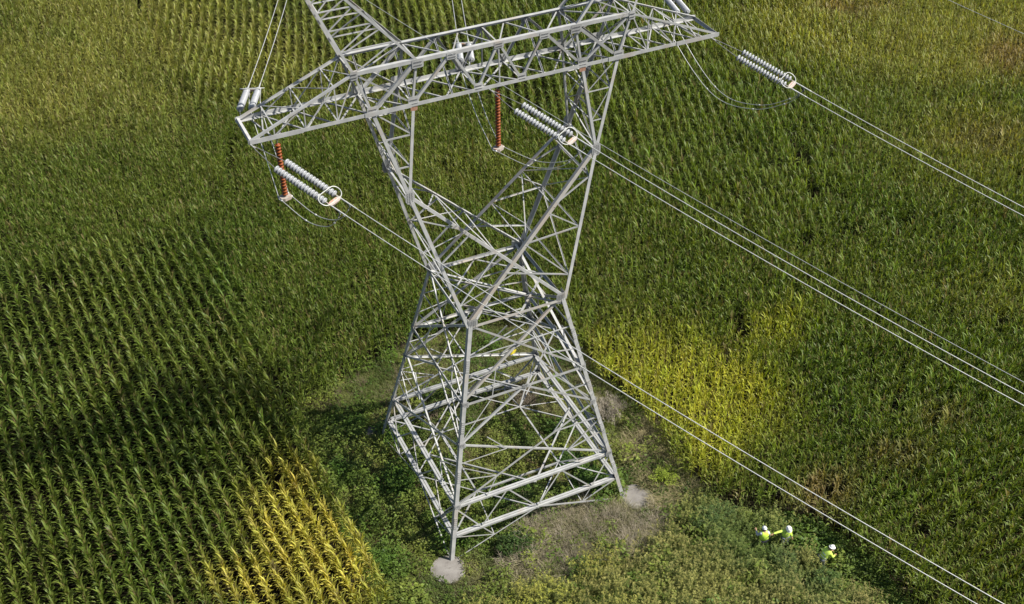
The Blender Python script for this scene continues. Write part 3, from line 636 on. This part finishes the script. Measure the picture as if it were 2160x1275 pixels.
# concrete piers
for (x, y), lb in zip(PADS, ('clean round concrete pier under the nearest tower leg', 'pale round concrete pier under the right hand tower leg, half overgrown', 'round concrete pier in shade under the left hand tower leg', 'round concrete pier hidden by brush under the far tower leg')):
    b = MB(); n = 40; top_ = []; H = .03 if True else 0
    prof = [(.93, -.4), (.93, -.045), (.905, -.02), (.5, -.006), (0.001, -.004)]
    for r_, z in prof:
        for k in range(n): a = 6.2832*k/n; w_ = r_*(1+.006*math.sin(3*a+x)); b.v.append((w_*math.cos(a), w_*math.sin(a), z))
    for i in range(len(prof)-1):
        for k in range(n): b.f.append((i*n+k, i*n+(k+1) % n, (i+1)*n+(k+1) % n, (i+1)*n+k)); b.m.append(0)
    o = b.build('concrete_pier', CONC); o.location = (x, y, .20 if x < 0 and y < 0 else .15 if x > 0 else .06); tag(o, lb, 'pier', 'concrete piers under the tower legs')

# ------------------------------------------------------------------ insulators and wires
def lathe(b, prof, seg=16, m=0):
    base = len(b.v)
    for r_, z in prof:
        for k in range(seg): a = 2*math.pi*k/seg; b.v.append((r_*math.cos(a), r_*math.sin(a), z))
    for i in range(len(prof)-1):
        for k in range(seg): b.f.append((base+i*seg+k, base+i*seg+(k+1) % seg, base+(i+1)*seg+(k+1) % seg, base+(i+1)*seg+k)); b.m.append(m)
def disc_mesh(r_, pitch, m0, m1, nm):
    b = MB(); lathe(b, [(.001, 0), (.05, .0), (.055, .045), (.06, .05)], 14, 1)
    lathe(b, [(.06, .040), (r_*.6, .036), (r_*.92, .048), (r_, .070), (r_*.99, .108), (r_*.86, .096), (r_*.80, .122), (r_*.6, .104), (r_*.55, .130), (.065, .12), (.06, pitch), (.001, pitch)], 18, 0)
    o = b.build(nm, [m0, m1], None, True); me = o.data; bpy.data.objects.remove(o); return me
DISC = disc_mesh(.152, .146, PORC, CAPM, 'disc'); DISCB = disc_mesh(.125, .146, BROWN, BROWN, 'brown_disc')
rod_ = MB(); lathe(rod_, [(.018, 0), (.018, 1)], 8); _o = rod_.build('link', BOLT); ROD = _o.data; bpy.data.objects.remove(_o)
def string(A, B, n, me, label, group, A0=None):
    """insulator string of n discs from A towards B"""
    A = Vector(A); B = Vector(B); d = (B-A).normalized(); q = d.to_track_quat('Z', 'Y'); e = bpy.data.objects.new('insulator_string', None); C.objects.link(e)
    e.location = A; e.rotation_mode = 'QUATERNION'; e.rotation_quaternion = q; tag(e, label, 'insulator', group); e.empty_display_size = .2
    p = (B-A).length/n; sc = p/.146
    for k in range(n):
        o = bpy.data.objects.new('disc', me); C.objects.link(o); o.parent = e; o.location = (0, 0, k*p); o.scale = (1, 1, sc)
    if A0 is not None:
        lb = MB(); lv = q.inverted() @ (Vector(A0)-A); lb.tube([(0, 0, .02), lv*.5, lv], .016, 7); lb.build('hardware_link', BOLT, e)
    return e
def cpt(S0, phi, m, k, s, side=0.0, dz=0.0):
    d = Vector((math.cos(phi), math.sin(phi), 0)); nrm = Vector((-d.y, d.x, 0))
    return Vector(S0)+d*s+nrm*side+Vector((0, 0, -m*s+k*s*s+dz))
PHN, MN, KN = -1.0014, .3157, .00182
PHF, MF, KF = 1.2125, .1923, .0015
XN = {'left': -11.267, 'middle': -.554, 'right': 10.886}; XF = {'left': -11.077, 'middle': -.664, 'right': 10.998}
SPN, SPF = .31, .25
def racetrack(c, ax, ay, lx, ly, r_):
    pts = []; 
    for k in range(33):
        a = 2*math.pi*k/32; x = math.cos(a)*ly; y = math.sin(a)*ly; x += (lx-ly)*(1 if math.cos(a) > 0 else -1) if abs(math.cos(a)) > 1e-6 else 0
        pts.append(c+ax*x+ay*y)
    return pts
yokes = {}
for ph in ('left', 'middle', 'right'):
    for near in (True, False):
        S0 = (XN[ph], -YE, HC-.1) if near else (XF[ph], YE, HC-.1); phi, m, k_ = (PHN, MN, KN) if near else (PHF, MF, KF)
        SP = SPN if near else SPF
        s0, s1 = (1.5, 4.02) if near else (1.5, 4.1); wh = 'near' if near else 'far'
        d = (cpt(S0, phi, m, k_, s1)-cpt(S0, phi, m, k_, s0)).normalized(); nrm = Vector((-math.sin(phi), math.cos(phi), 0)); upn = nrm.cross(d)*-1
        if upn.z < 0: upn = -upn
        for sd_, nm in ((-1, 'right' if near else 'right'), (1, 'left')):
            side = 'camera side' if near else 'far side'
            pos = ('upper' if sd_ > 0 else 'lower') if near else ('left' if sd_ > 0 else 'right')
            string(cpt(S0, phi, m, k_, s0, sd_*SP), cpt(S0, phi, m, k_, s1, sd_*SP), 17, DISC,
                   f'{pos} white disc insulator of the {ph} pair on the {side} of the crossarm', 'strain insulator strings', cpt(S0, phi, m, k_, .25, sd_*.06))
        # link hardware from crossarm to strings
        hw = MB(); hw.plate(cpt(S0, phi, m, k_, .20), d*.07, nrm*.05, upn, 1, .3, .02); hw.tube([cpt(S0, phi, m, k_, 0), cpt(S0, phi, m, k_, .2)], .025, 8)
        tag(hw.build('shackle', [STEEL, BOLT]), f'shackle holding the {ph} insulator pair on the {side} of the crossarm', 'shackle', 'crossarm shackles')
        # yoke with grading ring
        cy = cpt(S0, phi, m, k_, s1+.22); e = empty('line_yoke', cy, f'yoke and white racetrack ring joining the {side} insulator pair to the {ph} conductors', 'yoke', 'line yokes with rings')
        e.rotation_euler = (0, 0, 0)
        y_ = MB(); y_.plate(-upn*.02-d*.02, nrm*(SP+.05), d*.11, upn, 0, .5, .035)
        y_.tube([nrm*SP-d*.2, nrm*SP+d*.02], .028, 8, 0); y_.tube([-nrm*SP-d*.2, -nrm*SP+d*.02], .028, 8, 0)
        y_.plate(-upn*.07+d*.02, nrm*(SP*.8), upn*.07, d, 0, .4, .03)
        y_.build('yoke_plate', YOKE, e)
        rg = MB(); ra = (d*.96-upn*.28).normalized(); rc = -d*.28+upn*.10
        rg.tube(racetrack(rc, nrm, ra, SP+.29, .28, .03), .022, 8, cap=False); 
        rg.tube([rc-nrm*.12+ra*.28, -nrm*.12+d*.02], .016, 6); rg.tube([rc+nrm*.12+ra*.28, nrm*.12+d*.02], .016, 6)
        rg.build('grading_ring', RING, e, True)
        yokes[ph, near] = (S0, phi, m, k_, s1+.35, d, nrm, upn)
        # two sub-conductors
        far_s = 75 if near else 110
        for sd_ in (-1, 1):
            w_ = MB(); ss = [s1+.30+(far_s-s1)*((i/60)**1.3) for i in range(61)]
            w_.tube([cpt(S0, phi, m, k_, s_, sd_*SP) for s_ in ss], .0175, 8)
            pos = ('upper' if sd_ > 0 else 'lower') if near else ('left' if sd_ > 0 else 'right')
            o = w_.build('conductor', ALU, None, True); tag(o, f'{pos} of the {ph} pair of power wires running off on the {side}', 'wire', 'power conductors')
            cl = MB(); cl.tube([cpt(S0, phi, m, k_, s_, sd_*SP) for s_ in (s1+.24, s1+.5, s1+1.0, s1+1.05)], .03, 8, rads=[.03, .032, .026, .018])
            cl.tube([cpt(S0, phi, m, k_, s1+.62, sd_*SP), cpt(S0, phi, m, k_, s1+.70, sd_*SP, -.14), cpt(S0, phi, m, k_, s1+.58, sd_*SP, -.34)], .028, 6, 1)
            cl.build('dead_end_clamp', [ALU, ALUD], o)

# suspended brown strings carrying the jumpers
BR = {'left': (-10.15, -1.02), 'middle': (-.05, -.80)}; JZ = 21.95
hang = {}
for ph, (x, y) in BR.items():
    zt = HC-.35; zb = 22.1 if ph == 'left' else 21.75
    string((x, y, zt), (x, y, zb), 17 if ph == 'left' else 19, DISCB, f'vertical reddish brown insulator string hanging under the {ph} {"end" if ph == "left" else "part"} of the crossarm', 'brown jumper strings', (x, y, HC-.06))
    e = empty('jumper_weight', (x, y, zb-.08), f'grey clamp weight at the foot of the {ph} brown insulator string', 'clamp', 'jumper clamps')
    b = MB(); dj = (Vector(cpt(*[(XN[ph], -YE, HC), PHN, MN, KN, 4]))-Vector((x, y, 24))); dj.z = 0; dj.normalize(); nj = Vector((-dj.y, dj.x, 0))
    b.plate(Vector((0, 0, -.10)), nj*.25, dj*.20, (0, 0, 1), 0, .45, .13); b.tube([(0, 0, 0), (0, 0, .12)], .03, 8)
    b.build('weight', YOKE, e)
    for s in (-1, 1):
        c_ = MB(); c_.tube([nj*s*.25-dj*.12+Vector((0, 0, -.05)), nj*s*.25+dj*.12+Vector((0, 0, -.05))], .045, 8); c_.build('wire_clamp', ALU, e, True)
    hang[ph] = (Vector((x, y, zb-.13)), nj, dj)
def catrom(P_, n=12):
    P_ = [P_[0]*2-P_[1]]+P_+[P_[-1]*2-P_[-2]]; out = []
    for i in range(1, len(P_)-2):
        for k in range(n):
            t = k/n; a, b, c, d = P_[i-1:i+3]; out.append(.5*((2*b)+(c-a)*t+(2*a-5*b+4*c-d)*t*t+(3*b-a-3*c+d)*t**3))
    out.append(P_[-2]); return out
for ph in ('left', 'middle', 'right'):
    for s in (-1, 1):
        def end(near, s_):
            S0, phi, m, k_, sy_, d, nrm, upn = yokes[ph, near]; sg = s_ if near else -s_
            p = cpt(S0, phi, m, k_, sy_+.25, sg*(SPN if near else SPF), -.32); return p, d
        p0, d0 = end(False, s); p1, d1 = end(True, s)
        if ph in hang:
            c_, nj, dj = hang[ph]; mid_ = c_+nj*(.25*s)
            pts = [p0, p0-d0*.5+Vector((0, 0, -.7)), lerp(p0, mid_, .45)+Vector((0, 0, -1.0)), lerp(p0, mid_, .8)+Vector((0, 0, -.55)), mid_-dj*.12, mid_+dj*.12, lerp(mid_, p1, .45)+Vector((0, 0, -.72)), lerp(mid_, p1, .8)+Vector((0, 0, -.65)), p1-d1*.05+Vector((0, 0, -.12)), p1]
        else:
            pts = [p0, p0-d0*.4+Vector((0, 0, -.9)), lerp(p0, p1, .28)+Vector((0, 0, -2.5)), lerp(p0, p1, .5)+Vector((0, 0, -2.9)), lerp(p0, p1, .75)+Vector((0, 0, -2.0)), lerp(p0, p1, .93)+Vector((0, 0, -.7)), p1]
        b = MB(); cp_ = catrom(pts); b.tube(cp_, .0165, 8); o = b.build('jumper_wire', ALU, None, True)
        tag(o, f'{"outer" if s > 0 else "inner"} slack jumper wire looping under the {ph} {"end" if ph != "middle" else "part"} of the crossarm', 'wire', 'jumper loops')
        for f in (.2, .42, .66, .84):
            i = int(f*(len(cp_)-1)); c2 = MB(); dd = (cp_[i+1]-cp_[i-1]).normalized(); c2.tube([cp_[i]-dd*.05, cp_[i]+dd*.05], .04, 8); c2.build('damper', RING, o, True)
# earth wires
for s, nm in ((-1, 'left'), (1, 'right')):
    for near in (True, False):
        ap = (s*PKX, 0, PKZ); b = MB(); phi, m = (-1.188, .1868) if near else (PHF, .10)
        b.tube([cpt(ap, phi, m, .0018 if near else .0012, 90*((i/60)**1.2)) for i in range(61)], .0085, 6)
        tag(b.build('earth_wire', ALU, None, True), f'thin earth wire running from the {nm} peak towards the {"lower right" if near else "upper edge"}', 'wire', 'earth wires')

# ------------------------------------------------------------------ people
LIME = noise_mat('lime_fabric', (.50, .72, .05), (.60, .82, .09), 18, .75)
LIMEP = noise_mat('pale_lime_fabric', (.52, .72, .08), (.62, .80, .13), 18, .75)
SILV = noise_mat('reflective_tape', (.62, .64, .62), (.72, .73, .70), 20, .4)
GREY = noise_mat('grey_shirt', (.42, .43, .45), (.52, .53, .55), 14, .85)
TROUD = noise_mat('dark_trousers', (.015, .017, .022), (.03, .032, .04), 14, .9)
TROUG = noise_mat('grey_trousers', (.15, .16, .17), (.22, .23, .24), 14, .9)
BOOT = noise_mat('brown_boots', (.05, .032, .02), (.08, .05, .03), 14, .8)
SKIN = noise_mat('skin', (.36, .20, .13), (.42, .25, .17), 10, .55)
GLOVE = noise_mat('tan_glove', (.32, .20, .10), (.40, .26, .13), 14, .8)
HAIR = noise_mat('dark_hair', (.010, .008, .007), (.02, .016, .013), 20, .7)
HAT = noise_mat('white_hard_hat', (.74, .74, .72), (.80, .80, .78), 6, .3)
EYE = noise_mat('eye', (.02, .015, .012), (.03, .02, .018), 10, .3)
def skin_obj(name, V, E, rad, m, parent, sub=1, smooth=True):
    me = bpy.data.meshes.new(name); me.from_pydata([tuple(v) for v in V], E, []); o = bpy.data.objects.new(name, me); C.objects.link(o)
    md = o.modifiers.new('skin', 'SKIN'); md.use_smooth_shade = True
    for i, r_ in enumerate(rad): sv_ = me.skin_vertices[0].data[i]; sv_.radius = (r_, r_) if not isinstance(r_, tuple) else r_; sv_.use_root = (i == 0)
    ss = o.modifiers.new('sub', 'SUBSURF'); ss.levels = sub; ss.render_levels = sub
    dg = bpy.context.evaluated_depsgraph_get(); me2 = bpy.data.meshes.new_from_object(o.evaluated_get(dg)); bpy.data.objects.remove(o)
    me2.materials.clear(); me2.materials.append(m); me2.name = name
    me2.polygons.foreach_set('use_smooth', [True]*len(me2.polygons))
    o = bpy.data.objects.new(name, me2); C.objects.link(o); o.parent = parent; return o
def ellips(b, c, rx, ry, rz, m=0, seg=14, rings=9, z0=-1.0, z1=1.0, Mx=None):
    base = len(b.v)
    for i in range(rings+1):
        z = z0+(z1-z0)*i/rings; r_ = math.sqrt(max(0, 1-z*z))
        for k in range(seg):
            a = 6.28318*k/seg; v = Vector((rx*r_*math.cos(a), ry*r_*math.sin(a), rz*z)); v = (Mx @ v if Mx else v)+Vector(c); b.v.append(tuple(v))
    for i in range(rings):
        for k in range(seg): b.f.append((base+i*seg+k, base+i*seg+(k+1) % seg, base+(i+1)*seg+(k+1) % seg, base+(i+1)*seg+k)); b.m.append(m)
def person(loc, rz, J, top_m, leg_m, hand_m, label, vest=None, brim=True, head_tilt=(0, 0), sleeves=None):
    """J: joints in local metres, +Y is the way the person faces"""
    e = empty('person', loc, label, 'person', 'workers in hard hats', rz); e.scale = (1.14, 1.14, 1.0); j = {k: Vector(v) for k, v in J.items()}
    V = []; E = []; Rr = []
    def add(p, r_, par=None):
        V.append(p); Rr.append(r_); i = len(V)-1
        if par is not None: E.append((par, i))
        return i
    pel = add(j['pelvis'], .13); sp = add(lerp(j['pelvis'], j['neck'], .5), (.145, .115), pel); chest = add(lerp(j['pelvis'], j['neck'], .80), (.165, .12), sp); nk = add(j['neck']+Vector((0, 0, .02)), .060, chest)
    hd = j['head']; h1 = add(hd-Vector((0, 0, .06)), .075, nk); h2 = add(hd+Vector((0, .01, .03)), (.085, .10), h1); add(hd+Vector((0, 0, .10)), .07, h2)
    for s in ('l', 'r'):
        hp_ = add(j['hip'+s], .10, pel); k1 = add(lerp(j['hip'+s], j['knee'+s], .5), .080, hp_); kn = add(j['knee'+s], .060, k1); k2 = add(lerp(j['knee'+s], j['ank'+s], .4), .057, kn); an = add(j['ank'+s], .042, k2)
        add(j['ank'+s]+Vector((0, .14, -.035)), .036, an)
        sh = add(j['sh'+s], .065, chest); u1 = add(lerp(j['sh'+s], j['el'+s], .5), .052, sh); el = add(j['el'+s], .042, u1); f1 = add(lerp(j['el'+s], j['wr'+s], .4), .040, el); wr = add(j['wr'+s], .027, f1)
        d = (j['wr'+s]-j['el'+s]).normalized(); pm = add(j['wr'+s]+d*.055, (.036, .022), wr)
        sd = d.cross(Vector((0, 0, 1)));
        if sd.length < .2: sd = Vector((0, 1, 0))
        sd.normalize(); cu = d.cross(sd).normalized()
        for q, (off, ln) in enumerate(((-.030, .070), (-.010, .080), (.010, .075), (.030, .058))):
            a0 = add(j['wr'+s]+d*.095+sd*off, .0095, pm); a1 = add(V[a0]+d*ln*.5+cu*.010, .0085, a0); add(V[a1]+d*ln*.4+cu*.030, .0075, a1)
        t0 = add(j['wr'+s]+d*.045+sd*(-.045), .011, pm); add(V[t0]+d*.045+sd*-.018+cu*.012, .009, t0)
    body = skin_obj('body', V, E, Rr, hand_m, e, 1)
    # face
    fb = MB(); ellips(fb, hd+Vector((0, .005, .0)), .078, .097, .118, 0)
    ellips(fb, hd+Vector((0, .105, -.012)), .014, .022, .026, 0, 8, 5); ellips(fb, hd+Vector((0, .094, -.055)), .026, .010, .008, 2, 8, 4)
    for s in (-1, 1): ellips(fb, hd+Vector((s*.030, .090, .012)), .012, .008, .008, 1, 8, 4); ellips(fb, hd+Vector((s*.080, 0, -.005)), .012, .022, .032, 0, 8, 5)
    fb.build('face', [SKIN, EYE, YOKE], e, True)
    hb = MB(); ellips(hb, hd+Vector((0, -.022, -.01)), .086, .090, .118, 0, z0=-.75, z1=.7); hb.build('hair', HAIR, e, True)
    Mx = Matrix.Rotation(head_tilt[0], 3, 'X') @ Matrix.Rotation(head_tilt[1], 3, 'Y')
    ht = MB(); ellips(ht, hd+Vector((0, 0, .045)), .112, .134, .120, 0, 20, 8, 0.0, .995, Mx)
    n = 24; base = len(ht.v)     # brim
    for r_, z in ((.95, 0), (1.24 if brim else 1.05, -.012), (1.24 if brim else 1.05, -.004), (.95, .014)):
        for k in range(n): a = 6.28318*k/n; pk = 1.12 if math.sin(a) > .6 else 1.0; ht.v.append(tuple(Mx @ Vector((.112*r_*math.cos(a), .136*r_*math.sin(a)*pk, z))+hd+Vector((0, 0, .045))))
    for i in range(3):
        for k in range(n): ht.f.append((base+i*n+k, base+i*n+(k+1) % n, base+(i+1)*n+(k+1) % n, base+(i+1)*n+k)); ht.m.append(0)
    for x in (-.03, .03): ht.tube([Mx @ Vector((x, -.11, .085))+hd+Vector((0, 0, .045)), Mx @ Vector((x, 0, .128))+hd+Vector((0, 0, .045)), Mx @ Vector((x, .11, .085))+hd+Vector((0, 0, .045))], .008, 5)
    ht.build('hard_hat', HAT, e, True)
    # trousers
    V, E, Rr = [], [], []; pel = add(j['pelvis']+Vector((0, 0, .03)), (.165, .13))
    for s in ('l', 'r'):
        h_ = add(j['hip'+s], .112, pel); m_ = add(lerp(j['hip'+s], j['knee'+s], .5), .092, h_); kn = add(j['knee'+s], .075, m_); an = add(lerp(j['knee'+s], j['ank'+s], .88), .066, kn)
    skin_obj('trousers', V, E, Rr, leg_m, e, 1)
    for s in ('l', 'r'):
        V, E, Rr = [], [], []; a0 = add(j['ank'+s]+Vector((0, -.01, .08)), .056); a1 = add(j['ank'+s]+Vector((0, 0, -.01)), .055, a0); a2 = add(j['ank'+s]+Vector((0, .10, -.035)), .050, a1); add(j['ank'+s]+Vector((0, .18, -.04)), .042, a2)
        skin_obj('boot', V, E, Rr, BOOT, e, 1)
    # jacket or shirt with sleeves
    V, E, Rr = [], [], []; vs_ = .95 if vest else 1.22; c0 = add(j['pelvis']+Vector((0, 0, -.13)), (.195*vs_, .17*vs_)); c1 = add(lerp(j['pelvis'], j['neck'], .45), (.175*vs_, .14*vs_), c0); c2 = add(lerp(j['pelvis'], j['neck'], .80), (.195*vs_, .145*vs_), c1); add(j['neck']-Vector((0, 0, .01)), .075, c2)
    for s in ('l', 'r'):
        sh = add(j['sh'+s], .082, c2); m_ = add(lerp(j['sh'+s], j['el'+s], .5), .070, sh); el = add(j['el'+s], .060, m_); add(lerp(j['el'+s], j['wr'+s], .93), .046, el)
    skin_obj('jacket' if not vest else 'shirt', V, E, Rr, top_m, e, 1)
    if vest:
        V, E, Rr = [], [], []; c0 = add(j['pelvis']+Vector((0, 0, -.10)), (.26, .225)); c1 = add(lerp(j['pelvis'], j['neck'], .5), (.265, .225), c0); c2 = add(lerp(j['pelvis'], j['neck'], .84), (.265, .205), c1)
        for s in ('l', 'r'): add(lerp(j['neck'], j['sh'+s], .80), .095, c2)
        skin_obj('vest', V, E, Rr, vest, e, 1)
    tp = MB(); ax = (j['neck']-j['pelvis']).normalized()
    for f, rr in ((.22, 1.0), (.50, 1.02)):
        c = lerp(j['pelvis'], j['neck'], f); rx, ry = (.205*rr, .170*rr) if vest else (.182*rr, .150*rr); s_ = Vector((1, 0, 0)); y_ = ax.cross(s_).normalized(); base = len(tp.v)
        for dz in (-.02, .02):
            for k in range(24): a = 6.28318*k/24; tp.v.append(tuple(c+ax*dz+s_*math.cos(a)*rx+y_*math.sin(a)*ry))
        for k in range(24): tp.f.append((base+k, base+(k+1) % 24, base+24+(k+1) % 24, base+24+k)); tp.m.append(0)
    tp.build('reflective_band', SILV, e, True)
    return e
def rzface(v): return math.atan2(v.y, v.x)-math.pi/2
base = dict(pelvis=(0, 0, .94), neck=(0, 0, 1.47), head=(0, .03, 1.62), hipl=(-.10, 0, .88), hipr=(.10, 0, .88), kneel=(-.11, .03, .49), kneer=(.12, .03, .49), ankl=(-.13, -.02, .085), ankr=(.14, -.02, .085),
            shl=(-.185, 0, 1.40), shr=(.185, 0, 1.40), ell=(-.25, -.03, 1.13), elr=(.25, -.03, 1.13), wrl=(-.26, .10, .90), wrr=(.26, .10, .90))
J1 = dict(base, ell=(-.30, .10, 1.17), wrl=(-.26, .36, 1.22), elr=(.27, -.02, 1.12), wrr=(.30, .12, .87), neck=(0, .03, 1.46), head=(0, .09, 1.60), kneel=(-.12, .10, .50), ankl=(-.13, .08, .085))
person((10.03, -11.65, 0), rzface(Vector((.25, .95, 0))), J1, GREY, TROUD, SKIN, 'worker seen from behind in a lime vest over grey sleeves and dark trousers, leftmost', vest=LIME, brim=False, head_tilt=(R(-18), 0))
J2 = dict(base, neck=(-.02, .08, 1.46), head=(-.04, .17, 1.59), ell=(-.25, -.02, 1.13), wrl=(-.28, .12, .90), shr=(.185, .08, 1.41), elr=(.44, .12, 1.42), wrr=(.70, .18, 1.40), shl=(-.20, .06, 1.38), kneer=(.12, .12, .50), ankr=(.14, .10, .085))
person((11.2, -11.95, 0), rzface(Vector((-.30, -.95, 0))), J2, LIMEP, TROUG, GLOVE, 'middle worker in a lime jacket reaching one arm out to the left', head_tilt=(R(-28), R(10)))
J3 = dict(base, neck=(0, .27, 1.40), head=(0, .40, 1.50), pelvis=(0, -.03, .93), shl=(-.185, .23, 1.34), shr=(.185, .23, 1.34), ell=(-.24, .30, 1.08), elr=(.24, .32, 1.08), wrl=(-.15, .52, 1.02), wrr=(.14, .54, 1.02), kneel=(-.11, .08, .49), kneer=(.12, -.02, .49), ankl=(-.13, .06, .085), ankr=(.14, -.14, .085))
person((12.12, -14.0, -.05), rzface(Vector((.97, -.05, 0))), J3, LIMEP, TROUG, GLOVE, 'worker in a lime jacket bending forward apart from the other two', head_tilt=(R(-22), 0))
